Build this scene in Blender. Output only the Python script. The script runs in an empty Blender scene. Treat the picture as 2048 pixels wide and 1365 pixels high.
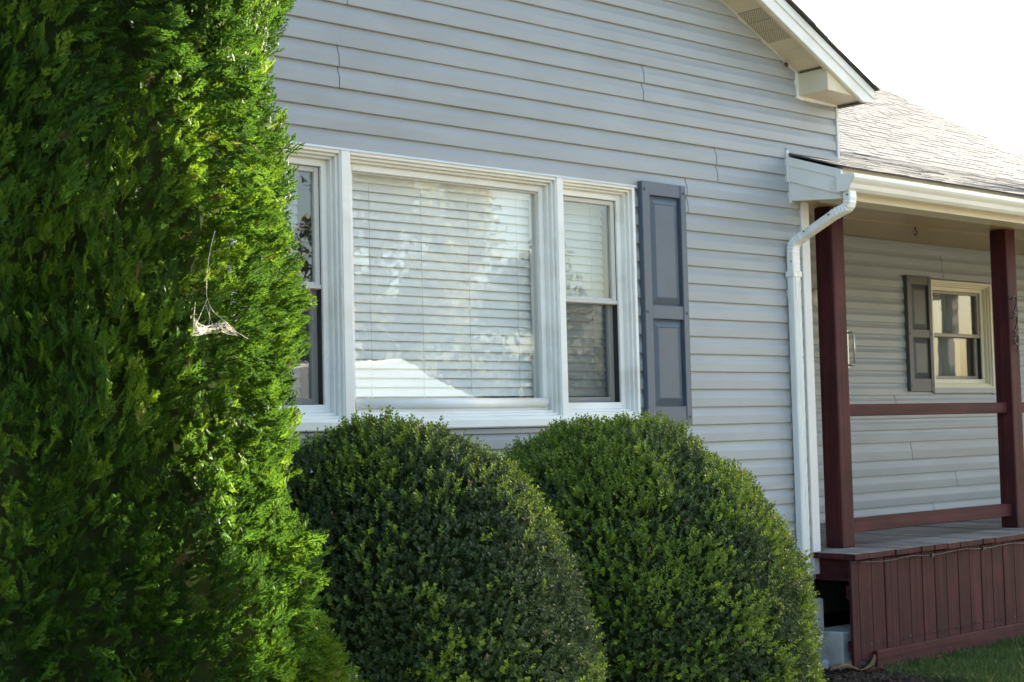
import bpy, bmesh, math, random
import numpy as np
from mathutils import Vector, Matrix
R = math.radians
random.seed(7)
rng = np.random.default_rng(11)
S = bpy.context.scene
C = S.collection

# ------------------------------------------------------------------ camera
cam_d = bpy.data.cameras.new('camera'); cam = bpy.data.objects.new('camera', cam_d); C.objects.link(cam)
yaw, pit, rol = R(42.13515), R(3.29065), R(-1.39945)
fw = Vector((math.sin(yaw)*math.cos(pit), math.cos(yaw)*math.cos(pit), math.sin(pit)))
rt = Vector((math.cos(yaw), -math.sin(yaw), 0)); up = rt.cross(fw)
rt2 = rt*math.cos(rol) + up*math.sin(rol); up2 = -rt*math.sin(rol) + up*math.cos(rol)
m = Matrix((rt2, up2, -fw)).transposed().to_4x4(); m.translation = Vector((0, -5.8822, 1.5142))
cam.matrix_world = m
cam_d.sensor_width = 36; cam_d.lens = 54.358; cam_d.clip_end = 1000; cam_d.clip_start = .05
cam_d.dof.use_dof = True; cam_d.dof.focus_distance = 5.9; cam_d.dof.aperture_fstop = 12.0
S.camera = cam
# ------------------------------------------------------------------ world, sun, exposure
AZ, EL = R(74.6), R(15.2)
w = bpy.data.worlds.new('World'); S.world = w; w.use_nodes = True
nt = w.node_tree; bg = nt.nodes['Background']
sky = nt.nodes.new('ShaderNodeTexSky'); sky.sky_type = 'NISHITA'; sky.sun_disc = False
sky.sun_elevation = EL; sky.sun_rotation = AZ; sky.air_density = 1.0; sky.dust_density = 2.5; sky.ozone_density = 1.0
nt.links.new(sky.outputs[0], bg.inputs[0]); bg.inputs[1].default_value = .1
sd = bpy.data.lights.new('sun', 'SUN'); sun = bpy.data.objects.new('sun', sd); C.objects.link(sun)
sd.energy = 5.0; sd.angle = R(.6); sd.color = (1, .9, .74)
sun.rotation_euler = Vector((-math.sin(AZ)*math.cos(EL), -math.cos(AZ)*math.cos(EL), -math.sin(EL))).to_track_quat('-Z', 'Y').to_euler()
S.view_settings.view_transform = 'Standard'; S.view_settings.look = 'None'
S.view_settings.exposure = 2.7; S.view_settings.gamma = 1; S.view_settings.use_curve_mapping = False
S.render.engine = 'CYCLES'

# ------------------------------------------------------------------ materials
def mat(name, col, rough=.5, var=.12, vscale=3.0, spec=.5, bump=0, bscale=40, grain=None, objvar=0.0, dirt=None, streak=None):
    """principled with noise-varied colour; grain=(axis, scale) stretches a wood grain along one axis; dirt=(colour, amount, scale)"""
    M = bpy.data.materials.new(name); M.use_nodes = True; n = M.node_tree.nodes; l = M.node_tree.links
    b = n['Principled BSDF']; b.inputs['Roughness'].default_value = rough; b.inputs['Specular IOR Level'].default_value = spec
    tc = n.new('ShaderNodeTexCoord'); oi = n.new('ShaderNodeObjectInfo')
    mp = n.new('ShaderNodeVectorMath'); mp.operation = 'ADD'
    mul = n.new('ShaderNodeMath'); mul.operation = 'MULTIPLY'; mul.inputs[1].default_value = 57.0
    l.new(oi.outputs['Random'], mul.inputs[0]); l.new(tc.outputs['Object'], mp.inputs[0]); l.new(mul.outputs[0], mp.inputs[1])
    src = mp.outputs[0]
    def noise(scale, detail=5, vec=None):
        t = n.new('ShaderNodeTexNoise'); t.inputs['Scale'].default_value = scale; t.inputs['Detail'].default_value = detail
        l.new(vec or src, t.inputs['Vector']); return t.outputs['Fac']
    def rng_(fac, a, b2):
        r = n.new('ShaderNodeMapRange'); r.inputs['From Min'].default_value = .3; r.inputs['From Max'].default_value = .7
        r.inputs['To Min'].default_value = a; r.inputs['To Max'].default_value = b2; l.new(fac, r.inputs['Value']); return r.outputs[0]
    fac = noise(vscale)
    hsv = n.new('ShaderNodeHueSaturation'); hsv.inputs['Color'].default_value = (*col, 1)
    v = rng_(fac, 1-var, 1+var)
    if objvar:
        r = n.new('ShaderNodeMapRange'); r.inputs['To Min'].default_value = 1-objvar; r.inputs['To Max'].default_value = 1+objvar
        l.new(oi.outputs['Random'], r.inputs['Value'])
        q = n.new('ShaderNodeMath'); q.operation = 'MULTIPLY'; l.new(v, q.inputs[0]); l.new(r.outputs[0], q.inputs[1]); v = q.outputs[0]
    gf = None
    if grain:
        ax, gs = grain
        sc = n.new('ShaderNodeVectorMath'); sc.operation = 'MULTIPLY'
        k = [gs, gs, gs]; k[ax] = gs*.035; sc.inputs[1].default_value = k; l.new(src, sc.inputs[0])
        gf = noise(1.0, 6, sc.outputs[0])
        q = n.new('ShaderNodeMath'); q.operation = 'MULTIPLY'; l.new(v, q.inputs[0]); l.new(rng_(gf, .55, 1.45), q.inputs[1]); v = q.outputs[0]
    l.new(v, hsv.inputs['Value']); out = hsv.outputs[0]
    if dirt:
        dc, da, ds = dirt
        sv = n.new('ShaderNodeVectorMath'); sv.operation = 'MULTIPLY'; sv.inputs[1].default_value = streak or (1, 1, 1); l.new(src, sv.inputs[0])
        df = noise(ds, 6, sv.outputs[0])
        r = n.new('ShaderNodeMapRange'); r.inputs['From Min'].default_value = .5; r.inputs['From Max'].default_value = .75
        r.inputs['To Max'].default_value = da; l.new(df, r.inputs['Value'])
        mx = n.new('ShaderNodeMix'); mx.data_type = 'RGBA'; mx.inputs['B'].default_value = (*dc, 1)
        l.new(r.outputs[0], mx.inputs['Factor']); l.new(out, mx.inputs['A']); out = mx.outputs['Result']
    l.new(out, b.inputs['Base Color'])
    if bump:
        bp = n.new('ShaderNodeBump'); bp.inputs['Strength'].default_value = bump; bp.inputs['Distance'].default_value = .004
        l.new(gf if gf is not None else noise(bscale), bp.inputs['Height']); l.new(bp.outputs[0], b.inputs['Normal'])
    return M

def leaf_mat(name, stops, trans=.45, rough=.5, spec=.4):
    """leaf colour runs over the mesh attribute 'tint' (age of the shoot)"""
    M = bpy.data.materials.new(name); M.use_nodes = True; n = M.node_tree.nodes; l = M.node_tree.links
    b = n['Principled BSDF']; b.inputs['Roughness'].default_value = rough; b.inputs['Specular IOR Level'].default_value = spec
    at = n.new('ShaderNodeAttribute'); at.attribute_name = 'tint'
    cr = n.new('ShaderNodeValToRGB'); e = cr.color_ramp.elements
    for i, (p, c) in enumerate(stops):
        x = e[i] if i < 2 else e.new(p)
        x.position = p; x.color = (*c, 1)
    l.new(at.outputs['Fac'], cr.inputs[0]); l.new(cr.outputs[0], b.inputs['Base Color'])
    tr = n.new('ShaderNodeBsdfTranslucent')
    hs = n.new('ShaderNodeHueSaturation'); hs.inputs['Value'].default_value = 1.5; hs.inputs['Hue'].default_value = .485
    l.new(cr.outputs[0], hs.inputs['Color']); l.new(hs.outputs[0], tr.inputs[0])
    mx = n.new('ShaderNodeMixShader'); mx.inputs[0].default_value = trans
    l.new(b.outputs[0], mx.inputs[1]); l.new(tr.outputs[0], mx.inputs[2]); l.new(mx.outputs[0], n['Material Output'].inputs[0])
    return M

def glass_mat(tint, name):
    M = bpy.data.materials.new(name); M.use_nodes = True; n = M.node_tree.nodes; l = M.node_tree.links
    n.remove(n['Principled BSDF'])
    # Schlick reflectance, the same on both faces of the pane
    ge = n.new('ShaderNodeNewGeometry'); dt = n.new('ShaderNodeVectorMath'); dt.operation = 'DOT_PRODUCT'
    l.new(ge.outputs['Incoming'], dt.inputs[0]); l.new(ge.outputs['Normal'], dt.inputs[1])
    def mth(op, a, b_=None):
        q = n.new('ShaderNodeMath'); q.operation = op
        for i_, x in enumerate((a, b_)):
            if x is None: continue
            if isinstance(x, (int, float)): q.inputs[i_].default_value = x
            else: l.new(x, q.inputs[i_])
        return q.outputs[0]
    pw = mth('POWER', mth('SUBTRACT', 1.0, mth('ABSOLUTE', dt.outputs['Value'])), 5.0)
    mu = n.new('ShaderNodeMath'); mu.operation = 'MULTIPLY_ADD'; mu.inputs[1].default_value = .93; mu.inputs[2].default_value = .095; l.new(pw, mu.inputs[0])
    t = n.new('ShaderNodeBsdfTransparent'); t.inputs[0].default_value = (*tint, 1)
    g = n.new('ShaderNodeBsdfGlossy'); g.inputs['Roughness'].default_value = .0
    tc = n.new('ShaderNodeTexCoord'); no = n.new('ShaderNodeTexNoise'); no.inputs['Scale'].default_value = 5; no.inputs['Detail'].default_value = 3
    l.new(tc.outputs['Object'], no.inputs['Vector'])
    bp = n.new('ShaderNodeBump'); bp.inputs['Strength'].default_value = .05; bp.inputs['Distance'].default_value = .006
    l.new(no.outputs['Fac'], bp.inputs['Height']); l.new(bp.outputs[0], g.inputs['Normal'])
    mx = n.new('ShaderNodeMixShader'); l.new(mu.outputs[0], mx.inputs[0]); l.new(t.outputs[0], mx.inputs[1]); l.new(g.outputs[0], mx.inputs[2])
    l.new(mx.outputs[0], n['Material Output'].inputs[0]); return M

def screen_mat(op):
    M = bpy.data.materials.new('insect_screen'); M.use_nodes = True; n = M.node_tree.nodes; l = M.node_tree.links
    b = n['Principled BSDF']; b.inputs['Base Color'].default_value = (.06, .06, .06, 1); b.inputs['Roughness'].default_value = .6
    t = n.new('ShaderNodeBsdfTransparent'); mx = n.new('ShaderNodeMixShader'); mx.inputs[0].default_value = op
    l.new(t.outputs[0], mx.inputs[1]); l.new(b.outputs[0], mx.inputs[2]); l.new(mx.outputs[0], n['Material Output'].inputs[0]); return M

def vent_mat(base):
    """soffit vinyl with punched round holes in a grid"""
    M = mat('vented_soffit', base, .45, .05); n = M.node_tree.nodes; l = M.node_tree.links; b = n['Principled BSDF']
    tc = n.new('ShaderNodeTexCoord'); mp = n.new('ShaderNodeMapping'); mp.inputs['Scale'].default_value = (95, 95, 0); mp.inputs['Rotation'].default_value = (0, 0, R(45))
    l.new(tc.outputs['Object'], mp.inputs['Vector'])
    vo = n.new('ShaderNodeTexVoronoi'); vo.inputs['Scale'].default_value = 1; vo.inputs['Randomness'].default_value = 0; l.new(mp.outputs[0], vo.inputs['Vector'])
    lt = n.new('ShaderNodeMath'); lt.operation = 'LESS_THAN'; lt.inputs[1].default_value = .33; l.new(vo.outputs['Distance'], lt.inputs[0])
    mx = n.new('ShaderNodeMix'); mx.data_type = 'RGBA'; mx.inputs['B'].default_value = (.05, .045, .035, 1)
    src = b.inputs['Base Color'].links[0].from_socket
    l.new(lt.outputs[0], mx.inputs['Factor']); l.new(src, mx.inputs['A']); l.new(mx.outputs['Result'], b.inputs['Base Color']); return M

SIDING = (.313, .334, .347); TRIM = (.8, .8, .765)
m_siding = mat('vinyl_siding', SIDING, .42, .05, 2.0, .4, bump=.12, bscale=6, objvar=.025, dirt=((.24, .23, .2), .35, 1.7), streak=(1.2, 1, 4))
m_trim = mat('white_vinyl_trim', TRIM, .4, .05, 4, .4, bump=.05, bscale=9, dirt=((.5, .45, .33), .4, 6.0), streak=(.5, 1, 1))
m_corner = mat('pale_grey_corner_vinyl', (.56, .57, .57), .42, .04, 3, .4)
m_alum = mat('white_aluminium', (.72, .72, .69), .38, .05, 3, .5, bump=.06, bscale=7, dirt=((.5, .46, .36), .4, 4.0))
m_gutter = mat('white_painted_gutter', (.72, .72, .69), .28, .04, 3, .5, dirt=((.48, .43, .32), .5, 3.0), streak=(.4, 1, 3))
m_spout = mat('downspout_enamel', (.72, .73, .71), .35, .05, 5, .5, dirt=((.48, .45, .36), .45, 9.0), streak=(3, 3, .5))
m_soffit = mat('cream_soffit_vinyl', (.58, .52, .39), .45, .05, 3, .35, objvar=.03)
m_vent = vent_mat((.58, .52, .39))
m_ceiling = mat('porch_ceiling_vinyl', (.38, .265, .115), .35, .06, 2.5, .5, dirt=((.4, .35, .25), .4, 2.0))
m_shutter = mat('slate_blue_shutter_plastic', (.088, .112, .145), .42, .05, 9, .4, bump=.08, bscale=60)
m_shutter2 = mat('grey_shutter_plastic', (.085, .088, .095), .45, .05, 9, .4, bump=.08, bscale=60)
m_sash = mat('beige_sash_vinyl', (.55, .54, .5), .45, .05, 4, .4)
m_gasket = mat('black_gasket', (.03, .03, .03), .6, .1)
m_wood = mat('maroon_painted_wood', (.053, .0125, .0148), .66, .3, 4, .18, bump=.35, grain=(2, 38), objvar=.16, dirt=((.04, .012, .014), .8, 6))
m_woodx = mat('maroon_painted_rail', (.058, .0138, .0165), .66, .28, 4, .18, bump=.35, grain=(0, 38), objvar=.1, dirt=((.045, .014, .014), .8, 5))
m_deck = mat('weathered_grey_deck', (.2, .195, .185), .75, .22, 5, .25, bump=.35, grain=(1, 45), objvar=.2, dirt=((.09, .05, .045), .65, 3), streak=(4, .5, 1))
m_block = mat('grey_concrete', (.46, .46, .45), .9, .18, 6, .2, bump=.5, bscale=50, dirt=((.12, .1, .08), .7, 5))
m_dark = mat('interior_plaster', (.3, .28, .25), .9, .05)
m_blind = mat('white_blind_vinyl', (.87, .88, .87), .45, .03, 3, .4, objvar=.02)
m_cord = mat('blind_cord', (.6, .6, .57), .8)
m_shingle = mat('grey_asphalt_shingle', (.168, .168, .168), .95, .22, 60, .1, bump=.6, bscale=220, objvar=.1, dirt=((.08, .078, .075), .5, 2.2))
m_shedge = mat('dark_shingle_edge', (.075, .075, .077), .9, .3, 30, .2, bump=.5, bscale=90)
m_screw = mat('screw_paint', (.06, .06, .06), .5)
m_black = mat('black_metal', (.02, .02, .021), .35, .1, 10, .5)
m_chrome = mat('dull_chrome', (.5, .5, .48), .28); m_chrome.node_tree.nodes['Principled BSDF'].inputs['Metallic'].default_value = 1
m_opal = mat('opal_lamp_glass', (.75, .72, .65), .3)
m_lawn = mat('lawn_soil', (.13, .115, .045), .95, .3, 2, .1)
m_mulch = mat('dark_mulch', (.035, .026, .02), .95, .4, 30, .1, bump=.8, bscale=60)
m_chip = mat('mulch_chip', (.06, .043, .032), .9, .5, 8, .15)
m_conc = mat('tan_bounce_gravel', (.43, .355, .25), .9, .12, 1.5, .15)  # tan picked to warm the bounced light
m_street = mat('asphalt', (.055, .055, .056), .9, .2, 8, .2)
m_bark = mat('brown_bark', (.09, .06, .042), .95, .3, 12, .1, bump=.8, bscale=30)
m_core = mat('dark_inner_core', (.020, .030, .010), 1.0, .4, 25, 0)  # dark tone of the solid cores inside the tree and shrubs
m_drylf = mat('dry_tan_leaf', (.3, .2, .1), .7, .3, 14, .2, bump=.4, bscale=60)
m_redlf = mat('dry_red_leaf', (.14, .04, .03), .7, .3, 14, .2)
m_shedroof = mat('pale_blue_painted_sheet', (.18, .25, .31), .35, .03)
m_shedwall = mat('pale_shed_wall', (.74, .79, .83), .5, .03)
m_web = bpy.data.materials.new('spider_silk'); m_web.use_nodes = True
_n = m_web.node_tree.nodes; _l = m_web.node_tree.links
_b = _n['Principled BSDF']; _b.inputs['Base Color'].default_value = (.82, .78, .74, 1); _b.inputs['Roughness'].default_value = .5
_t = _n.new('ShaderNodeBsdfTranslucent'); _t.inputs[0].default_value = (.82, .78, .74, 1)
_x = _n.new('ShaderNodeMixShader'); _l.new(_b.outputs[0], _x.inputs[1]); _l.new(_t.outputs[0], _x.inputs[2]); _l.new(_x.outputs[0], _n['Material Output'].inputs[0])
m_thuja = leaf_mat('thuja_scale_leaf', [(0, (.017, .046, .008)), (.45, (.040, .103, .010)), (.75, (.112, .205, .011)), (1, (.11, .09, .035))], .42, .6, .15)
m_box = leaf_mat('boxwood_leaf', [(0, (.052, .082, .036)), (.4, (.09, .146, .043)), (.62, (.105, .175, .027)), (.93, (.23, .34, .026)), (1, (.22, .17, .1))], .3, .42, .4)
m_grass = leaf_mat('grass_blade', [(0, (.02, .055, .012)), (.6, (.045, .11, .022)), (.9, (.08, .13, .03)), (1, (.25, .2, .1))], .35, .5, .3)
m_yard = leaf_mat('yard_tree_leaf', [(0, (.13, .14, .08)), (1, (.30, .29, .17))], .35, .5, .3)
m_glass = glass_mat((.985, .995, .99), 'clear_glass')
m_glass2 = glass_mat((.86, .885, .88), 'grey_tinted_glass')
m_screen = screen_mat(.2)

# ------------------------------------------------------------------ helpers
WO = {}
def wo(o): return WO.get(o.name, Vector((0, 0, 0))) if o else Vector((0, 0, 0))
class MB:
    def __init__(s): s.v = []; s.f = []; s.mi = []
    def add(s, vs, fs, mi=0):
        k = len(s.v); s.v += [tuple(p) for p in vs]; s.f += [tuple(i+k for i in f) for f in fs]; s.mi += [mi]*len(fs); return s
    def box(s, x0, x1, y0, y1, z0, z1, mi=0):
        return s.add([(x0,y0,z0),(x1,y0,z0),(x1,y1,z0),(x0,y1,z0),(x0,y0,z1),(x1,y0,z1),(x1,y1,z1),(x0,y1,z1)],
              [(0,3,2,1),(4,5,6,7),(0,1,5,4),(1,2,6,5),(2,3,7,6),(3,0,4,7)], mi)
    def loft(s, rings, closed=True, caps=True, mi=0):
        n = len(rings[0]); vs = [p for r in rings for p in r]; fs = []
        for i in range(len(rings)-1):
            for j in range(n if closed else n-1):
                a = i*n+j; b = i*n+(j+1) % n; fs.append((a, b, b+n, a+n))
        if caps and closed: fs += [tuple(range(n))[::-1], tuple(range((len(rings)-1)*n, len(rings)*n))]
        return s.add(vs, fs, mi)
    def prism_x(s, prof, x0, x1, closed=True, mi=0):      # prof: (y, z); x0/x1 number or function of (y, z)
        g = lambda x, p: x(p[0], p[1]) if callable(x) else x
        return s.loft([[(g(x0, p), p[0], p[1]) for p in prof], [(g(x1, p), p[0], p[1]) for p in prof]], closed, closed, mi)
    def prism_y(s, prof, y0, y1, mi=0):                   # prof: (x, z)
        return s.loft([[(p[0], y0, p[1]) for p in prof], [(p[0], y1, p[1]) for p in prof]], mi=mi)
    def tube(s, path, rad, n=6, mi=0):
        path = [Vector(p) for p in path]; rings = []
        for i, p in enumerate(path):
            d = (path[min(i+1, len(path)-1)] - path[max(i-1, 0)]).normalized()
            a = d.orthogonal() if abs(d.z) > .9 else d.cross(Vector((0, 0, 1)))
            a.normalize(); b = d.cross(a); r = rad[i] if isinstance(rad, (list, tuple)) else rad
            rings.append([p + a*r*math.cos(t*2*math.pi/n) + b*r*math.sin(t*2*math.pi/n) for t in range(n)])
        return s.loft(rings, mi=mi)
    def mesh(s, name, mats):
        me = bpy.data.meshes.new(name); me.from_pydata(s.v, [], s.f)
        for q in (mats if isinstance(mats, (list, tuple)) else [mats]): me.materials.append(q)
        if any(s.mi): me.polygons.foreach_set('material_index', s.mi)
        bm = bmesh.new(); bm.from_mesh(me); bmesh.ops.recalc_face_normals(bm, faces=bm.faces); bm.to_mesh(me); bm.free()
        return me
    def build(s, name, mats, parent=None, org=None, bevel=0, smooth=False):
        if org is None:
            a = np.array(s.v); org = (a.min(0)+a.max(0))/2; org[2] = a[:, 2].min()
        org = Vector(org); s.v = [tuple(Vector(p)-org) for p in s.v]
        return link(name, s.mesh(name, mats), parent, org, bevel, smooth)
def link(name, me, parent, org, bevel=0, smooth=False):
    o = bpy.data.objects.new(name, me); C.objects.link(o); org = Vector(org)
    if parent: o.parent = parent
    o.location = org - wo(parent); WO[o.name] = org
    if bevel:
        b = o.modifiers.new('bevel', 'BEVEL'); b.width = bevel; b.segments = 1; b.limit_method = 'ANGLE'
    if smooth: me.polygons.foreach_set('use_smooth', [True]*len(me.polygons))
    return o
def thing(name, label, cat, loc=(0, 0, 0), group=None):
    o = bpy.data.objects.new(name, None); C.objects.link(o); o.location = loc; o.empty_display_size = .1
    WO[o.name] = Vector(loc); return tag(o, label, cat, group)
def tag(o, label, cat=None, group=None):
    o['label'] = label
    if cat: o['category'] = cat
    if group: o['group'] = group
    return o
def struct(o, kind='structure', label=None):
    o['kind'] = kind
    if label: o['label'] = label
    return o
def fast_mesh(name, V, T, material, tint=None):
    me = bpy.data.meshes.new(name); V = np.ascontiguousarray(V, dtype=np.float32); T = np.ascontiguousarray(T, dtype=np.int32)
    me.vertices.add(len(V)); me.vertices.foreach_set('co', V.ravel())
    me.loops.add(T.size); me.loops.foreach_set('vertex_index', T.ravel())
    me.polygons.add(len(T)); me.polygons.foreach_set('loop_start', np.arange(0, T.size, 3, dtype=np.int32))
    me.update(calc_edges=True)
    if tint is not None:
        a = me.attributes.new('tint', 'FLOAT', 'POINT'); a.data.foreach_set('value', np.ascontiguousarray(tint, dtype=np.float32))
    me.materials.append(material); return me

# ------------------------------------------------------------------ ground
def sheet(name, pts, z, material):
    me = bpy.data.meshes.new(name); me.from_pydata([(x, y, z) for x, y in pts], [], [tuple(range(len(pts)))]); me.materials.append(material)
    o = bpy.data.objects.new(name, me); C.objects.link(o); return struct(o)
sheet('ground', [(-300, -300), (300, -300), (300, 300), (-300, 300)], 0.0, m_lawn)
sheet('bounce_driveway', [(-8, -9.5), (40, -9.5), (40, -4.2), (-8, -4.2)], .004, m_conc)  # unseen sheet, added to bounce warm light up onto the house
sheet('street', [(-120, -24), (120, -24), (120, -14), (-120, -14)], .004, m_street)
sheet('mulch_bed', [(.3, -2.8), (4.8, -2.3), (6.6, -1.75), (7.6, -.85), (7.82, -.42), (7.95, -.31), (7.95, .02), (.3, .02)], .006, m_mulch)

# ------------------------------------------------------------------ house shell
SL = .485                                     # gable rise per metre
house = thing('house', 'grey vinyl sided house with white trimmed windows and pale shingle roof', 'house', (7.8, 0, 0))
def zl(k): return 3.55 - .1016*k              # bottom edge of siding course k
rake = lambda x: 3.693 + SL*(7.78-x) if x > 4.3 else 3.693 + SL*(7.78-4.3) - SL*(4.3-x)
RX = lambda z: 7.78 - (z-3.693)/SL            # right end of the wall under the rake
LX = lambda z: 4.3*2 - RX(z)
# sheathing behind the siding, with the opening of the window unit left free
b = MB()
WX0, WX1, WZ0, WZ1 = 3.63, 6.235, 1.53, 2.846
def slab(pts): b.prism_y(pts, .004, .15)
slab([(.82, .55), (WX0+.02, .55), (WX0+.02, rake(WX0+.02)), (.82, rake(.82))])
slab([(WX0+.02, .55), (WX1-.02, .55), (WX1-.02, WZ0+.01), (WX0+.02, WZ0+.01)])
slab([(WX0+.02, WZ1-.01), (WX1-.02, WZ1-.01), (WX1-.02, rake(WX1-.02)), (4.3, rake(4.3)), (WX0+.02, rake(WX0+.02))])
slab([(WX1-.02, .55), (7.8, .55), (7.8, rake(7.78)), (7.78, rake(7.78)), (WX1-.02, rake(WX1-.02))])
slab([(7.8, 3.14), (8.15, 3.14), (8.15, 3.6), (7.8, 3.6)])
b.box(7.68, 7.8, .15, 1.56, .55, 3.5); b.box(8.03, 8.15, .15, 1.7, 3.2, 3.6)
fwall = b.build('front_wall', m_dark, house)
PROF = [(.010, 0), (-.016, 0), (-.0175, .004), (-.0175, .05), (-.0155, .057), (-.0105, .068), (-.006, .082), (-.0035, .1016), (-.0035, .115), (.0035, .115)]
def course(z, h, x0, x1, Y, parent, zmaxfun=None, lift=0.0):
    """one lap of dutch-lap vinyl siding"""
    s = h/.1016
    prof = [(Y+y-lift, z+q*s) for y, q in PROF]
    return MB().prism_x(prof, x0, x1).build('siding_panel', m_siding, parent, org=((x0 if not callable(x0) else x0(0, z)), Y, z))
seams = {3: [4.25], 4: [4.25], 0: [4.304], 1: [6.357], 2: [6.348], 5: [6.963], 6: [6.968], 7: [6.692], 8: [6.696], -3: [5.2], -6: [6.1], -8: [4.9]}
def seam_split(x0, x1, ss, fn):
    """cut a course at its seams; neighbouring lengths are lifted apart by a hair"""
    xs = [x0] + [s for s in ss if (x0 if not callable(x0) else -9) < s < (x1 if not callable(x1) else 99)] + [x1]
    for i in range(len(xs)-1):
        a = xs[i] if i == 0 else xs[i]+.0015
        bb = xs[i+1] if i == len(xs)-2 else xs[i+1]-.0015
        fn(a, bb, .0025*(i % 2))
low = [1.518, 1.418, 1.306, 1.206, 1.119, 1.029, .918, .815, .712, .61]
for k in range(-19, 29):
    z = zl(k) if k <= 20 else low[k-20]
    h = .1016 if k <= 20 else low[k-21]-low[k-20]
    if k == 20: z = 1.518
    if k >= 20 and k-20 >= len(low): break
    def left(y, q): return max(.82, LX(q)) if q > 3.69 else .82
    if z > 3.69 - .02: right = lambda y, q: min(7.775, RX(q)-.004)
    elif z > 3.545: right = 7.755
    elif z > 3.12: right = 8.145
    else: right = 7.75
    def put(a, bb, lift, z=z, h=h): course(z, h, a, bb, 0, fwall, lift=lift)
    if z > 5.35: continue
    if WZ0 < z+h*.5 and z < WZ1-.02 and k >= 7 and k <= 20:
        put(left if z > 3.6 else .82, WX0+.004, 0)
        seam_split(WX1-.004, right, seams.get(k, []), put)
    else:
        seam_split(left, right, seams.get(k, []), put)
# corner board, starter trim, J channels
MB().box(7.742, 7.822, -.028, .0, .585, 2.9).box(7.80, 7.822, .0, 1.55, .585, 2.9).build('corner_board', m_corner, house, bevel=.004)
MB().box(8.148, 8.172, -.026, .02, 3.19, 3.545).build('corner_trim', m_corner, house, bevel=.002)
b = MB().prism_x([(-.021, 1.498), (-.006, 1.498), (-.006, 1.521), (-.021, 1.521)], 3.6, 6.245).build('sill_trim', m_siding, house)

# foundation
b = MB().box(.8, 7.80, .03, 1.6, -.2, .6).box(7.7, 15.1, 1.66, 1.8, -.2, .75)
found = b.build('foundation', m_block, house)
for i in range(17):
    for j in range(3):
        x0 = 1.0 + i*.4 + (.2 if j % 2 else 0)
        if x0+.39 < 7.6: MB().box(x0, x0+.39, .012, .032, j*.2+.005, j*.2+.195).build('foundation_block', m_block, found, bevel=.004)
b = MB().box(7.42, 7.795, -.055, .028, .242, .44).build('foundation_block', m_block, found, bevel=.008)

# ------------------------------------------------------------------ gable roof, rake, soffit
def zr(x): return 3.635 + SL*(8.15-x)         # roof surface at x
xs_r = [8.2, 4.3]; pk = zr(4.3)
b = MB().prism_y([(8.205, zr(8.205)-.012), (4.3, pk-.012), (.395, zr(8.205)-.012), (.395, zr(8.205)+.012), (4.3, pk+.018), (8.205, zr(8.205)+.012)], -.27, 7)
groof = b.build('gable_roof', m_shedge, house)
for i in range(33):                            # shingle ends along the rake
    x1 = 8.222 - i*.128; z1 = zr(x1)
    j = random.uniform(0, .010); t = .003 + random.uniform(0, .006)
    MB().prism_y([(x1, z1-.008+j*.5), (x1-.136, z1+SL*.136-.008+j*.2), (x1-.136, z1+SL*.136+t), (x1, z1+t)], -.302-random.uniform(0, .008), -.22).build('shingle', m_shedge, groof)
def band(z0f, z1f, xa, xb, y0, y1, name, material, parent, bevel=.002):
    return MB().prism_y([(xa, z0f(xa)), (xa, z1f(xa)), (xb, z1f(xb)), (xb, z0f(xb))], y0, y1).build(name, material, parent, bevel=bevel)
fb = lambda x: 3.51 + SL*(8.10-x)              # bottom of the rake board
ft = lambda x: zr(x) - .014
fm = lambda x: zr(x) - .072
# the lower board has a plumb cut tail
tail = [(8.195, fm(8.195)+.006), (8.195, 3.515), (8.09, 3.513), (4.3, fb(4.3)), (4.3, fm(4.3)+.006)]
rb = MB().prism_y(tail, -.275, -.248).build('rake_board', m_alum, house, bevel=.003)
band(fm, ft, 4.3, 8.2, -.284, -.256, 'rake_drip_board', m_alum, house)
MB().prism_y([(.395, fb(8.2)), (4.295, fb(4.3)), (4.295, ft(4.3)), (.395, ft(8.2))], -.275, -.248).build('rake_board', m_alum, house)
# soffit: panels between wall and rake board
sof = MB().prism_y([(7.80, fb(7.80)+.045), (4.3, fb(4.3)+.045), (4.3, fb(4.3)+.06), (7.80, fb(7.80)+.06)], -.25, 0).build('soffit', m_soffit, house)
dx = .0935
for i in range(36):
    x1 = 7.742 - i*dx; x0 = x1 - dx + (.0035 if i % 3 == 2 else .0016)
    v = (i//3) % 2 == 1
    sag = .002*(i % 3 == 1)
    MB().prism_y([(x1, fb(x1)+.018-sag), (x0, fb(x0)+.018-sag), (x0, fb(x0)+.036), (x1, fb(x1)+.036)], -.246, -.02).build('soffit_panel', m_vent if v else m_soffit, sof, bevel=.0015)
band(lambda x: fb(x)-.004, lambda x: fb(x)+.022, 4.3, 7.80, -.247, -.232, 'soffit_trim', m_soffit, sof, 0)
band(lambda x: rake(x)-.012, lambda x: rake(x)+.03, 4.3, 7.775, -.03, -.006, 'soffit_channel', m_alum, sof, 0)
# boxed cornice return at the eave
b = MB(); zc = 3.552
q = [(7.765, zc), (8.18, zc-.012), (8.18, fb(8.18)+.15), (7.765, fb(7.765)+.02)]
b.prism_y(q, -.246, -.012)
cor = b.build('cornice_return', m_soffit, house, bevel=.003)
MB().prism_y([(7.763, zc+.002), (7.8, zc+.03), (7.8, fb(7.8)+.004), (7.763, fb(7.763)+.01)], -.2465, -.2462)
MB().box(7.742, 7.764, -.03, 0, 3.535, 3.70).box(7.764, 8.175, -.03, 0, 3.529, 3.551).build('cornice_trim', m_alum, house, bevel=.002)
MB().box(8.165, 8.205, -.25, 3.0, 3.535, 3.635).build('eave_fascia', m_alum, house)
MB().box(8.155, 8.205, -.245, 3.0, 3.526, 3.534).build('eave_drip_edge', m_shedge, house)
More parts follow.
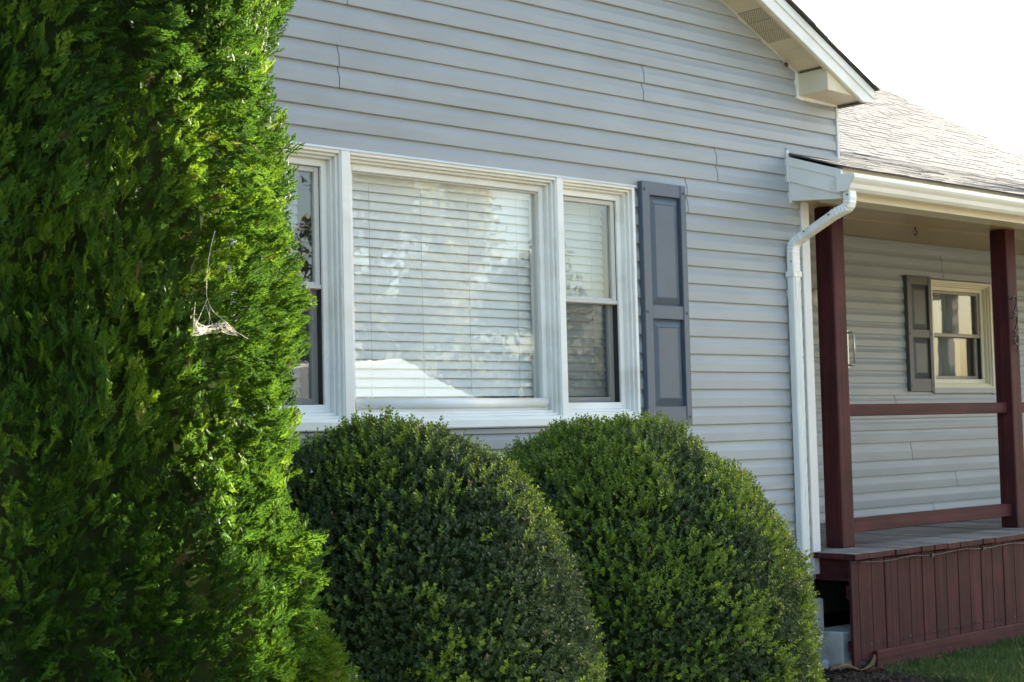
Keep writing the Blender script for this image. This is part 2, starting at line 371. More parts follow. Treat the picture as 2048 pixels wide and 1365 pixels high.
# wasp nest under the soffit
nest = MB().tube([(7.63, -.03, 3.742), (7.632, -.034, 3.735), (7.636, -.04, 3.724), (7.637, -.043, 3.714)], [.004, .011, .012, .004], 8).build('wasp_nest', m_bark, None, smooth=True)
tag(nest, 'tiny brown wasp nest stuck under the gable soffit edge', 'wasp nest')

# ------------------------------------------------------------------ porch roof + main roof
PS, MS = .34, .6
zlow = lambda y: 3.025 + PS*(y+.47)
ybrk = 1.6; zb = zlow(ybrk)
zmain = lambda y: zb + MS*(y-ybrk)
b = MB()
b.prism_x([(-.44, zlow(-.44)-.006), (.0, zlow(0)-.006), (.0, zlow(0)), (-.44, zlow(-.44))], 7.635, 15.12)
b.prism_x([(.0, zlow(0)-.008), (ybrk, zb-.02), (6.2, zmain(6.2)-.02), (6.2, zmain(6.2)), (ybrk, zb), (0, zlow(0))], 7.83, 15.12)
b.prism_x([(6.2, zmain(6.2)-.02), (10.8, zb-.02), (10.8, zb), (6.2, zmain(6.2))], 7.83, 15.12)
proof = b.build('main_roof', m_shedge, house)
# shingles: laminated tabs with uneven butt heights
def tab_geo(wd, ln, t0, seed):
    """one shingle tab; local x along the course, y up the slope"""
    r = random.Random(seed)
    j = [r.uniform(-.0006, .0006) for _ in range(4)]
    return ([(0, j[0], 0), (wd, j[1], 0), (wd, ln, 0), (0, ln, 0), (j[2]*.5, j[0], t0), (wd+j[3]*.5, j[1], t0), (wd, ln, .0004), (0, ln, .0004)],
            [(0, 1, 5, 4), (1, 2, 6, 5), (2, 3, 7, 6), (3, 0, 4, 7), (4, 5, 6, 7)])
tabs = []
kinds = [(wd, t) for wd in (.16, .22, .28, .34) for t in (.0032, .0054)]
kmesh = []
for i, (wd, t) in enumerate(kinds):
    g = MB(); g.add(*tab_geo(wd-.003, .125, t, i)); kmesh.append(g.mesh('shingle', m_shingle))
EXPO = .082
def rows(y0, y1, slope, zf, x_start, tag_):
    c = math.cos(math.atan(slope)); y = y0; r = 0
    while y < y1:
        x = x_start - (random.uniform(0, .2) if x_start > 7.7 else 0); last = 0
        while x < 15.1:
            wd = random.choice((.16, .22, .28, .34)); thick = random.random() < ((.6 if not last else .25) if tag_ == 'main' else .2); last = thick
            if x+wd > 15.12: wd = .16
            if x+wd > 15.14: break
            ki = kinds.index((wd, .0054 if thick else .0032))
            tabs.append((Vector((x, y, zf(y)+.001)), slope, ki, tag_)); x += wd
        y += EXPO*c; r += 1
rows(-.447, 0.0, PS, zlow, 7.64, 'low'); rows(.04, ybrk-.03, PS, zlow, 7.84, 'low')
rows(ybrk, 6.1, MS, zmain, 8.1, 'main')
cp = cam.matrix_world.translation; inv = cam.matrix_world.inverted()
def seen(p):
    q = inv @ p; u = 1024 + 3092.35*q.x/-q.z; v = 682.5 - 3092.35*q.y/-q.z
    return u < 2080 and u > 1668 and v > 0
def score(t):
    p = t[0]; return ((p-cp).length if seen(p) else 1e3) + (6 if t[3] == 'low' else 0)
tabs.sort(key=score)
for p, sl, ki, _ in tabs[:300]:
    o = bpy.data.objects.new('shingle', kmesh[ki]); C.objects.link(o); o.parent = proof
    o.location = p - wo(proof); o.rotation_euler = (math.atan(sl)-.002, 0, 0)
g = MB()
for n_, (p, sl, ki, _) in enumerate(tabs[300:]):
    vs, fs = tab_geo(kinds[ki][0]-.003, .125, kinds[ki][1], n_); ca, sa = math.cos(math.atan(sl)-.002), math.sin(math.atan(sl)-.002)
    g.add([(p.x+x, p.y+y*ca-z*sa, p.z+y*sa+z*ca) for x, y, z in vs], fs)
o = g.build('shingle_field', m_shingle, proof); o['kind'] = 'stuff'
MB().prism_y([(15.12, zmain(1.2)), (15.12, zmain(1.2)+.02)] if False else [(15.10, 2.9), (15.13, 2.9), (15.13, 3.0), (15.10, 3.0)], -.4, 0).build('rake_board', m_alum, house)
# gable end of the far wing, and back wall
b = MB().prism_x([(1.66, .6), (10.7, .6), (10.7, zb-.05), (6.2, zmain(6.2)-.05), (1.66, zmain(1.66)-.05)], 15.0, 15.1)
b.box(.82, 15.0, 10.6, 10.7, .0, zb-.05).box(.82, .9, .15, 10.6, .0, 3.4)
b.build('end_wall', m_siding, house)

# porch eave: rake fascia, triangular return, front fascia, gutter
ceil = lambda y: 2.885 + .09*y
b = MB().prism_x([(0.0, 3.008), (0.0, zlow(0)-.022), (-.405, zlow(-.405)-.022), (-.405, 2.872)], 7.642, 7.668)
porch_rake = b.build('porch_rake_board', m_alum, house, bevel=.002)
MB().prism_x([(-.001, zlow(0)-.075), (-.001, zlow(0)-.024), (-.408, zlow(-.408)-.024), (-.408, zlow(-.408)-.075)], 7.636, 7.645).build('rake_drip_board', m_alum, house)
MB().prism_x([(0, ceil(0)), (0, 3.03), (-.395, 2.90), (-.395, ceil(-.395))], 7.652, 7.70).build('eave_return', m_alum, house, bevel=.002)
MB().box(7.615, 7.642, -.028, 0, 2.995, 3.195).box(7.635, 7.652, -.03, 0, 2.87, 2.995).build('eave_channel', m_corner, house, bevel=.002)
MB().prism_x([(-.405, 2.845), (-.385, 2.845), (-.385, zlow(-.385)-.008), (-.405, zlow(-.405)-.008)], 7.668, 15.1).build('front_fascia', m_soffit, house, bevel=.002)
MB().prism_x([(-.385, 2.847), (-.2, ceil(-.2)-.012), (-.2, ceil(-.2)), (-.385, 2.86)], 7.70, 15.1).build('soffit_board', m_soffit, house)
# flashing strip where the porch roof meets the gable wall
MB().prism_x([(-.024, zlow(-.02)+.0), (-.008, zlow(0)), (-.008, zlow(0)+.03), (-.024, zlow(-.02)+.03)], 7.62, 8.175).build('wall_flashing', m_siding, house)
gp = [(-.407, 2.988), (-.407, 2.885), (-.478, 2.883), (-.497, 2.90), (-.506, 2.925), (-.524, 2.943), (-.533, 2.957), (-.533, 2.978), (-.522, 2.982), (-.520, 2.976)]
b = MB().prism_x(gp, 7.60, 15.12, closed=False)
gut = b.build('gutter', m_gutter, house); so = gut.modifiers.new('thickness', 'SOLIDIFY'); so.thickness = .003
MB().prism_x(gp[:-1], 7.592, 7.5985).build('gutter_end_cap', m_alum, gut)
MB().prism_x([(y-.0035*(y < -.45), z-.0015) for y, z in gp[2:9]] , 7.592, 7.615, closed=False).build('gutter_seam', m_alum, gut)
# downspout
def spout(path, name, parent, a=.036, bb=.026, rib=None, material=m_spout):
    rings = []
    P = [Vector(p) for p in path]
    for i, p in enumerate(P):
        d = (P[min(i+1, len(P)-1)]-P[max(i-1, 0)]).normalized(); nrm = Vector((0, -d.z, d.y))
        k = 1 + (rib*(1 if i % 2 else -1) if rib else 0); c = .006
        A, B = a*k, bb*k
        ring = []
        for sx, sn in ((-A, -B+c), (-A, B-c), (-A+c, B), (A-c, B), (A, B-c), (A, -B+c), (A-c, -B), (-A+c, -B)):
            ring.append(p + Vector((sx, 0, 0)) + nrm*sn)
        rings.append(ring)
    return MB().loft(rings).build(name, material, parent)
X_ = 7.632
def arc(p0, d0, p1, d1, n):
    """quadratic curve from p0 to p1 leaving along d0"""
    p0, p1 = Vector(p0), Vector(p1); t = ((p1-p0).length*.55); c0 = p0+Vector(d0)*t; c1 = p1-Vector(d1)*t; o = []
    for i in range(n+1):
        s = i/n; o.append((1-s)**3*p0 + 3*s*(1-s)**2*c0 + 3*s*s*(1-s)*c1 + s**3*p1)
    return o
dn = Vector((0, 0, -1)); dg = Vector((0, .88, -.42)).normalized()
pa = Vector((X_+.012, -.462, 2.884)); pb = Vector((X_+.012, -.462, 2.845)); pc = Vector((X_, -.36, 2.757)); pd = Vector((X_-.012, -.135, 2.652)); pe = Vector((X_-.018, -.052, 2.545)); pf = Vector((X_-.018, -.052, .30))
ds = spout([pe, pe+dn*.6, pe+dn*1.2, pf], 'downspout', house)
spout([pa, pb] + arc(pb, dn, pc, dg, 14)[1:], 'spout_elbow', ds, rib=.04)
spout([pc-dg*.015, pc.lerp(pd, .5), pd+dg*.012], 'spout_offset', ds, a=.034, bb=.024)
spout(arc(pd, dg, pe, dn, 14) + [pe+dn*.05], 'spout_elbow', ds, rib=.04)
MB().box(X_-.059, X_+.023, -.084, -.018, 2.405, 2.44).box(X_-.04, X_-.02, -.0835, -.005, 2.26, 2.405).build('spout_strap', m_spout, ds, bevel=.002)
for k_ in (-.022, -.008, .006, .02): MB().box(X_-.018+k_-.002, X_-.018+k_+.002, -.0805, -.0775, .31, 2.39).build('spout_rib', m_spout, ds)
MB().box(X_-.058, X_+.022, -.083, -.018, .585, .60).build('spout_joint', m_spout, ds, bevel=.002)
for p in ((7.598, -.475, 2.86), (7.59, -.34, 2.755), (7.585, -.16, 2.673), (7.577, -.065, 2.50)):
    MB().tube([(p[0]-.003, p[1], p[2]), (p[0]+.008, p[1], p[2])], .005, 8).build('screw', m_screw, ds)
spout([Vector((7.60, -.052, .3)), Vector((7.60, -.06, .262)), Vector((7.602, -.09, .238)), Vector((7.604, -.125, .226)), Vector((7.605, -.155, .22))], 'spout_outlet', ds, a=.036, bb=.022, rib=.05)

# porch ceiling: beaded vinyl panels running from eave to wall, in two rows
prof = []; x = 7.70
b = MB()
while x < 15.0:
    for (u, dz) in ((0, 0), (.044, 0), (.0475, .005), (.051, 0), (.095, 0), (.098, .007)):
        prof.append((x+u, dz))
    x += .1016
for (ya, yb, lift) in ((-.2, .425, 0), (.43, 1.62, .003)):
    b.loft([[(px, ya, ceil(ya)+dz+lift) for px, dz in prof], [(px, yb, ceil(yb)+dz+lift) for px, dz in prof]], closed=False)
b.prism_x([(-.39, ceil(0)+.1), (1.7, ceil(1.7)+.05), (1.7, ceil(1.7)+.07), (-.39, ceil(0)+.12)], 7.7, 15.1)
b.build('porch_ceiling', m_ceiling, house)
MB().prism_x([(.418, ceil(.42)-.004), (.437, ceil(.43)-.004), (.437, ceil(.43)+.003), (.418, ceil(.42)+.003)], 7.70, 15.0).build('ceiling_joint_strip', m_ceiling, house)

# ------------------------------------------------------------------ porch back wall
PY = 1.6
PX0, PX1, PZ0, PZ1 = 11.64, 12.615, 1.775, 2.727
b = MB().box(7.8, PX0+.02, PY+.004, PY+.06, .7, 3.1).box(PX1-.02, 15.0, PY+.004, PY+.06, .7, 3.1).box(PX0+.02, PX1-.02, PY+.004, PY+.06, .7, PZ0+.02).box(PX0+.02, PX1-.02, PY+.004, PY+.06, PZ1-.02, 3.1)
pwall = b.build('porch_wall', m_dark, house)
bz = [3.05, 2.945, 2.844, 2.742, 2.640, 2.538, 2.437, 2.335, 2.233, 2.131, 2.03, 1.928, 1.827, 1.726, 1.625, 1.53, 1.436, 1.332, 1.185, 1.062, .931, .804, .69]
bseam = {2: [11.85], 3: [11.86], 14: [11.07], 18: [11.28], 20: [11.95], 22: [11.58, 11.97]}
PX0, PX1, PZ0, PZ1 = 11.64, 12.615, 1.775, 2.727
for i in range(1, len(bz)):
    z = bz[i]; h = bz[i-1]-bz[i]
    def putb(a, bb, lift, z=z, h=h): course(z, h, a, bb, PY, pwall, lift=lift)
    if PZ0-.05 < z+h*.5 < PZ1+.02 or (z < PZ1 and z+h > PZ0+.04):
        putb(7.82, PX0+.01, 0); putb(PX1-.01, 14.99, 0)
    else: seam_split(7.82, 14.99, bseam.get(i, []), putb)
for z0, y0 in ((2.985, .03), (3.005, .045)):
    MB().box(7.82, 14.99, PY-y0, PY-.004, z0, z0+.022).build('crown_trim', m_siding, house, bevel=.003)

# ------------------------------------------------------------------ windows
def ring(b, x0, x1, z0, z1, y0, y1, wl, wr, wt, wb, mi=0):
    b.box(x0, x0+wl, y0, y1, z0, z1, mi); b.box(x1-wr, x1, y0, y1, z0, z1, mi)
    b.box(x0+wl, x1-wr, y0, y1, z1-wt, z1, mi); b.box(x0+wl, x1-wr, y0, y1, z0, z0+wb, mi)
def unit(name, x0, x1, z0, z1, Y, parent, hung, material=m_trim, screen=None, sashm=m_sash):
    """stepped vinyl frame with its sashes and panes"""
    b = MB(); e = .0
    steps = [(.022, -.034, .0), (.013, -.016, .03), (.012, .006, .05), (.033, .034, .075)]
    a0, a1, c0, c1 = x0, x1, z0, z1
    for wd, ya, yb in steps:
        ring(b, a0, a1, c0, c1, Y+ya, Y+.115, wd, wd, wd, wd*1.15); a0 += wd; a1 -= wd; c0 += wd*1.15; c1 -= wd
    fr = b.build(name, material, parent, bevel=.0025)
    if hung:
        zm = c0 + (c1-c0)*.497; yu = Y+.052
        g = MB(); ring(g, a0, a1, zm-.016, c1, yu, yu+.028, .03, .03, .026, .034); s1 = g.build('sash', sashm, fr, bevel=.0025)
        g = MB(); ring(g, a0, a1, c0, zm+.016, yu+.032, yu+.06, .034, .034, .03, .03); s2 = g.build('sash', sashm, fr, bevel=.0025)
        MB().box(a0+.003, a1-.003, yu-.012, yu+.002, zm-.014, zm+.006).build('meeting_rail', sashm, fr, bevel=.003)
        MB().box(a0+.029, a1-.029, yu+.014, yu+.018, zm+.016, c1-.025).build('pane', m_glass2, fr)
        MB().box(a0+.033, a1-.033, yu+.046, yu+.05, c0+.029, zm-.012).build('pane', m_glass2, fr)
        g = MB(); ring(g, a0-.002, a1+.002, c0-.002, c1+.002, yu-.003, yu+.062, .004, .004, .004, .004); g.build('gasket', m_gasket, fr)
        if screen: MB().box(a0+.004, a1-.004, yu+.0295, yu+.0305, c0+.003, zm-.016).build('insect_screen', m_screen, fr)
        return fr, (a0, a1, c0, c1)
    g = MB(); ring(g, a0-.001, a1+.001, c0-.001, c1+.001, Y+.05, Y+.085, .010, .010, .010, .010); g.build('glazing_bead', sashm, fr, bevel=.002)
    MB().box(a0+.008, a1-.008, Y+.062, Y+.067, c0+.008, c1-.008).build('pane', m_glass, fr)
    return fr, (a0, a1, c0, c1)
WT, WB = 2.848, 1.56
uL, rL = unit('side_window', 3.63, 4.252, WB, WT, 0, house, True, screen=True)
uC, rC = unit('picture_window', 4.272, 5.648, WB, WT, 0, house, False)
uR, rR = unit('side_window', 5.662, 6.237, WB, WT, 0, house, True, screen=True)
tag(uL, 'left narrow sash window half hidden by the arborvitae'); tag(uR, 'right narrow sash window beside the shutter')
for xa, xb in ((4.236, 4.288), (5.632, 5.678)):
    MB().box(xa, xb, -.04, .05, WB-.004, WT-.002).build('window_mullion', m_trim, house, bevel=.003)
MB().box(3.62, 6.245, -.046, .06, 1.528, 1.574).build('window_sill', m_trim, house, bevel=.006)
MB().prism_x([(-.044, 2.842), (-.005, 2.842), (-.005, 2.856), (-.026, 2.856)], 3.61, 6.25).build('window_head_flashing', m_trim, house)
# picture window: rounded sill bead
MB().tube([(4.345, .03, 1.654), (5.575, .03, 1.654)], .026, 10).build('sill_bead', m_trim, uC, smooth=True)
# room behind
b = MB()
b.box(3.3, 6.6, 2.6, 2.65, .6, 3.2).box(3.25, 3.3, .15, 2.65, .6, 3.2).box(6.6, 6.65, .15, 2.65, .6, 3.2).box(3.25, 6.65, .15, 2.65, .55, .6).box(3.25, 6.65, .15, 2.65, 3.2, 3.25)
b.build('living_room', m_dark, house)
uP, rP = unit('porch_window', PX0, PX1, PZ0, PZ1, PY, house, True, material=mat('cream_window_vinyl', (.68, .64, .5), .4, .04, 4, .4), sashm=mat('taupe_sash', (.3, .27, .22), .4, .05))
MB().box(PX0-.02, PX1+.02, PY-.045, PY+.0, PZ0-.035, PZ0+.012).build('window_sill', m_siding, house, bevel=.003)
b = MB(); b.box(11.3, 13, 2.9, 2.95, 1.4, 3.0).box(11.3, 11.35, 1.7, 2.9, 1.4, 3).box(12.95, 13, 1.7, 2.9, 1.4, 3).box(11.3, 13, 1.7, 2.95, 1.4, 1.45).box(11.3, 13, 1.7, 2.95, 3, 3.05)
b.build('back_room', m_dark, house)

cw = []
for i in range(61):
    t_ = i/60; cw.append((PX0+.10+t_*.74, PY+.22+.012*math.sin(t_*46)+.006*math.sin(t_*97+1)))
cu = MB().loft([[(x, y, PZ0+.06) for x, y in cw], [(x+.004*math.sin(i), y, 2.3) for i, (x, y) in enumerate(cw)], [(x, y, PZ1-.07) for x, y in cw]], closed=False).build('curtain', mat('grey_sheer_cloth', (.5, .5, .49), .9, .05), smooth=True)
tag(cu, 'pale grey pleated curtain behind the small porch window', 'curtain')
# blinds: one thing per window, every slat a part
def slat_mesh(L, wd=.05):
    g = MB(); n = 5; top = []; bot = []
    for i in range(n):
        t = i/(n-1)-.5; c = .0035*(1-4*t*t); top.append((t*wd, c+.0012)); bot.append((t*wd, c-.0012))
    pr = top + bot[::-1]
    g.loft([[(-L/2, y, z) for y, z in pr], [(L/2, y, z) for y, z in pr]]); me = g.mesh('slat', m_blind)
    return me
def blind(x0, x1, z0, z1, Y, label, pitch=.0455, tilt=72, stack=3, cords=(.12, .38, .63, .9)):
    t = thing('window_blind', label, 'blind', ((x0+x1)/2, Y, z0), 'white slatted blinds hung inside the front windows')
    me = slat_mesh(x1-x0); z = z1-.06; i = 0; zs = []
    MB().box(x0, x1, Y-.028, Y+.022, z1-.045, z1).build('headrail', m_blind, t, bevel=.003)
    zz = z0+.016
    for s in range(stack): zs.append((zz, 4)); zz += .007
    zz += .032
    while zz < z1-.055: zs.append((zz, tilt)); zz += pitch
    for zq, tl in zs:
        o = bpy.data.objects.new('slat', me); C.objects.link(o); o.parent = t
        o.location = Vector(((x0+x1)/2, Y, zq)) - wo(t); o.rotation_euler = (R(tl+random.uniform(-2.5, 2.5)), 0, R(random.uniform(-.12, .12)))
    MB().box(x0, x1, Y-.024, Y+.024, z0, z0+.013).build('bottom_rail', m_blind, t, bevel=.003)
    for c in cords:
        xc = x0+(x1-x0)*c
        MB().tube([(xc, Y-.024, z0+.01), (xc, Y-.024, z1-.04)], .0013, 4).tube([(xc+.012, Y+.024, z0+.01), (xc+.012, Y+.024, z1-.04)], .0013, 4).build('ladder_cord', m_cord, t)
    return t
blind(rC[0]+.005, rC[1]+.028, rC[2]-.005, rC[3]+.01, .135, 'wide white slatted blind behind the big picture window')
blind(rR[0]+.005, rR[1]+.015, rR[2]-.005, rR[3]+.01, .175, 'narrow white blind behind the sash window next to the blue shutter', cords=(.75,))
blind(rL[0]+.01, rL[1]-.045, rL[2]-.005, rL[3]+.01, .175, 'narrow shaded white blind behind the sash window beside the tall arborvitae', cords=(.6,))

# ------------------------------------------------------------------ shutters
def shutter(x0, x1, z0, z1, Y, zr0, zr1, material, label):
    """two raised panels; zr0..zr1 is the middle rail"""
    b = MB(); y0, y1 = Y-.052, Y-.014; st = .062
    b.box(x0, x0+st, y0, y1, z0, z1).box(x1-st*.72, x1, y0, y1, z0, z1)
    xa, xb = x0+st, x1-st*.72
    b.box(xa, xb, y0+.004, y1, z0, z0+.11).box(xa, xb, y0+.004, y1, zr0, zr1).box(xa, xb, y0+.004, y1, z1-.075, z1)
    b.box(xa, xb, y0+.026, y1, z0+.11, zr0).box(xa, xb, y0+.026, y1, zr1, z1-.075)
    o = b.build('shutter', material, house, bevel=.003); tag(o, label)
    for pz0, pz1 in ((z0+.11, zr0), (zr1, z1-.075)):
        o1, i1 = .006, .045
        ro = [(xa+o1, y0+.0255, pz0+o1), (xb-o1, y0+.0255, pz0+o1), (xb-o1, y0+.0255, pz1-o1), (xa+o1, y0+.0255, pz1-o1)]
        r1 = [(xa+.016, y0+.020, pz0+.016), (xb-.016, y0+.020, pz0+.016), (xb-.016, y0+.020, pz1-.016), (xa+.016, y0+.020, pz1-.016)]
        ri = [(xa+i1, y0+.005, pz0+i1), (xb-i1, y0+.005, pz0+i1), (xb-i1, y0+.005, pz1-i1), (xa+i1, y0+.005, pz1-i1)]
        rj = [(p[0]+(.004 if p[0] < (xa+xb)/2 else -.004), p[1]+.003, p[2]+(.004 if p[2] < (pz0+pz1)/2 else -.004)) for p in ri]
        MB().loft([ro, r1, ri, rj]).build('raised_panel', material, o)
    for sx in (x0+.022, x1-.018):
        for sz in (z0+.05, (zr0+zr1)/2, z1-.045):
            MB().tube([(sx, y0-.006, sz), (sx, y0+.004, sz)], .0075, 8).build('screw', material, o)
    return o
shutter(6.277, 6.642, 1.515, 2.882, 0, 2.113, 2.19, m_shutter, 'slate blue panelled shutter right of the big front window')
shutter(11.25, 11.615, 1.757, 2.745, PY, 2.215, 2.285, m_shutter2, 'dark grey panelled shutter on the porch wall')

# ------------------------------------------------------------------ lamp, handle, hook on the porch
lamp = thing('wall_lamp', 'round white wall lamp on the porch wall behind the near post', 'lamp', (9.99, PY-.02, 2.48))
MB().tube([(9.99, PY-.02, 2.50), (9.99, PY-.045, 2.50)], .075, 20).build('lamp_base', m_trim, lamp)
rr = []
for i in range(7):
    a = i/6*math.pi/2; rr.append((.078*math.cos(a), .07*math.sin(a)))
MB().loft([[(9.99+max(r, .004)*math.cos(t*math.pi/10), PY-.045-d, 2.5+max(r, .004)*math.sin(t*math.pi/10)) for t in range(20)] for r, d in rr]).build('lamp_shade', m_opal, lamp, smooth=True)
hd = thing('pull_handle', 'slim chrome pull handle on the porch wall beside the near post', 'handle', (10.435, PY-.03, 1.95))
MB().tube([(10.41, PY-.02, 2.235), (10.435, PY-.055, 2.235), (10.445, PY-.065, 2.22), (10.445, PY-.065, 1.985), (10.435, PY-.055, 1.97), (10.41, PY-.02, 1.97)], .009, 8).build('grip', m_chrome, hd, smooth=True)
MB().box(10.40, 10.425, PY-.026, PY-.016, 1.95, 2.255).build('back_plate', m_chrome, hd)
hk = MB().tube([(9.72, .45, 2.93), (9.72, .45, 2.905), (9.735, .45, 2.888), (9.74, .45, 2.872), (9.728, .45, 2.858), (9.712, .45, 2.86), (9.707, .45, 2.872)], .005, 6).build('ceiling_hook', m_black, smooth=True)
tag(hk, 'small dark hook screwed into the porch ceiling', 'hook')

# ------------------------------------------------------------------ porch: deck, posts, rails, skirt
porch = thing('porch', 'dark red painted wooden porch with grey deck boards', 'porch', (9.5, 0, 0))
DT = .722
deck = MB().box(7.80, 14.9, -.27, -.232, .55, DT-.031).box(7.80, 7.838, -.232, 1.5, .55, DT-.031).build('deck_frame', m_woodx, porch)
W_ = .1385; x = 7.737; i = 0
while x < 14.8:
    y0 = -.338 + random.uniform(-.007, .006); y1 = 1.59 if x > 7.83 else (-.002 if x+W_ < 7.80 else -.03)
    tdz = random.uniform(-.0015, .0015)
    b = MB()
    if x < 7.83:
        b.box(x, x+W_, y0, -.03, DT-.034, DT-.002, 1).box(x+.002, x+W_-.002, y0+.003, -.03, DT-.0018, DT, 0)
    else:
        b.box(x, x+W_, y0, y1, DT-.034+tdz, DT-.002+tdz, 1).box(x+.001, x+W_-.001, y0+.002, y1, DT-.0018+tdz, DT+tdz, 0)
    b.build('deck_board', [m_deck, m_wood], deck); x += W_+.0045; i += 1
def post(x, y, w=.132):
    p = MB().box(x, x+w, y, y+w, DT, ceil(y)+.005).build('post', m_wood, porch, org=(x+w/2, y+w/2, DT), bevel=.006); return p
post(8.066, -.014); p2 = post(10.165, -.014); post(12.35, -.014); post(14.6, -.014)
for xa, xb in ((8.198, 10.16), (10.297, 12.35), (12.482, 14.6)):
    MB().box(xa, xb, .026, .064, 1.549, 1.626).build('top_rail', m_woodx, porch, bevel=.004)
    MB().box(xa, xb, .026, .064, .808, .898).build('bottom_rail', m_woodx, porch, bevel=.004)
sk = MB().box(7.74, 14.8, -.282, -.262, .45, .53).box(7.74, 14.8, -.282, -.262, .14, .2).build('skirt', m_woodx, porch)
x = 7.718; i = 0
while x < 14.7:
    wd = .078 if i == 0 else .1375
    z0 = .035 if i == 0 else .075+random.uniform(-.01, .01)
    yj = random.uniform(-.003, .003); tw = random.uniform(-.002, .002)
    zt = .683+random.uniform(-.008, .003)
    if i == 0: yj = -.014
    MB().box(x, x+wd-.0045, -.304+yj, -.283+yj, z0, zt).build('skirt_board', m_wood, sk, bevel=.004)
    x += wd + (.012 if i == 0 else 0); i += 1
MB().box(7.93, 14.7, -.336, -.306, .0, .127).build('kick_board', m_woodx, sk, bevel=.004)
g = MB()
for i in range(1, 40):
    for zz in (.655, .17):
        for dx_ in (.035, .1): g.tube([(7.812+(i-1)*.1375+dx_+random.uniform(-.006, .006), -.309, zz+random.uniform(-.006, .006)), (7.812+(i-1)*.1375+dx_, -.302, zz)], .0042, 6)
o = g.build('nail_heads', m_screw, sk); o['kind'] = 'stuff'
MB().box(14.78, 14.82, -.3, 1.6, .0, .7).build('sun_block_skirt', m_woodx, sk)  # out of view, added to stop sun leaking in under the deck
# wire stapled under the deck edge
pts = []
for i in range(60):
    x = 7.74 + i*.1; pts.append((x, -.345+.004*math.sin(i*1.3), .672 - .012*math.sin(i*.55)**2 + random.uniform(-.003, .003)))
wire = thing('cable', 'thin dark cable sagging along the red deck edge', 'cable', (7.74, -.345, .66))
MB().tube(pts, .0026, 5).build('wire', m_black, wire, smooth=True)
for i in (8, 14, 26, 40): MB().box(pts[i][0]-.012, pts[i][0]+.012, pts[i][1]-.008, pts[i][1]+.01, pts[i][2]-.009, pts[i][2]+.009).build('clip', m_black, wire)
# house number 2 2 9 on the second post, standing off the wood
def digit(strokes, x, z, w, h, nm, y=-.036):
    b = MB()
    for st in strokes:
        b.tube([(x+u*w, y, z+v*h) for u, v in st], [.0062]*len(st), 6)
    u, v = strokes[0][0]; b.tube([(x+strokes[0][2][0]*w, y, z+strokes[0][2][1]*h), (x+strokes[0][2][0]*w, -.014, z+strokes[0][2][1]*h)], .003, 5)
    b.build(nm, m_black, p2, smooth=True)
def bez(pts, n=18):
    o = []
    P = [Vector((a, b_, 0)) for a, b_ in pts]
    for i in range(len(P)-1):
        p0, p1, p2_, p3 = P[max(i-1, 0)], P[i], P[i+1], P[min(i+2, len(P)-1)]
        for k in range(5):
            t = k/5; q = .5*((2*p1)+(p2_-p0)*t+(2*p0-5*p1+4*p2_-p3)*t*t+(3*p1-p0-3*p2_+p3)*t**3); o.append((q.x, q.y))
    o.append(pts[-1]); return o
two = [bez([(.04, .78), (.12, .93), (.42, 1.0), (.75, .92), (.86, .72), (.72, .47), (.4, .22), (.04, .0)]), [(.04, 0), (.5, 0), (.95, 0)]]
two = [bez([(.98, .87), (.80, .98), (.5, 1.0), (.2, .93), (.1, .76), (.22, .55), (.55, .3), (1.0, .02)]), [(-.1, .0), (.45, .0), (1.0, .0)]] if False else two
nine = [bez([(.88, .70), (.78, .5), (.48, .42), (.18, .52), (.08, .72), (.2, .92), (.5, 1.0), (.8, .92), (.9, .7), (.84, .45), (.66, .18), (.5, .0)])]
digit(two, 10.182, 2.272, .07, .122, 'number_two'); digit(two, 10.182, 2.132, .07, .122, 'number_two'); digit(nine, 10.184, 1.99, .07, .128, 'number_nine')

# loose block under the deck corner
blk = MB()
blk.box(7.77, 8.15, -.2, .025, .0, .243)
tag(blk.build('concrete_block', m_block, bevel=.01), 'pale concrete block under the open left end of the porch', 'concrete block')
MB_r = MB().box(7.62, 7.76, -.11, .0, .0, .075); tag(MB_r.build('brick', m_block, bevel=.012), 'low broken grey brick on the mulch beside the concrete block', 'brick')

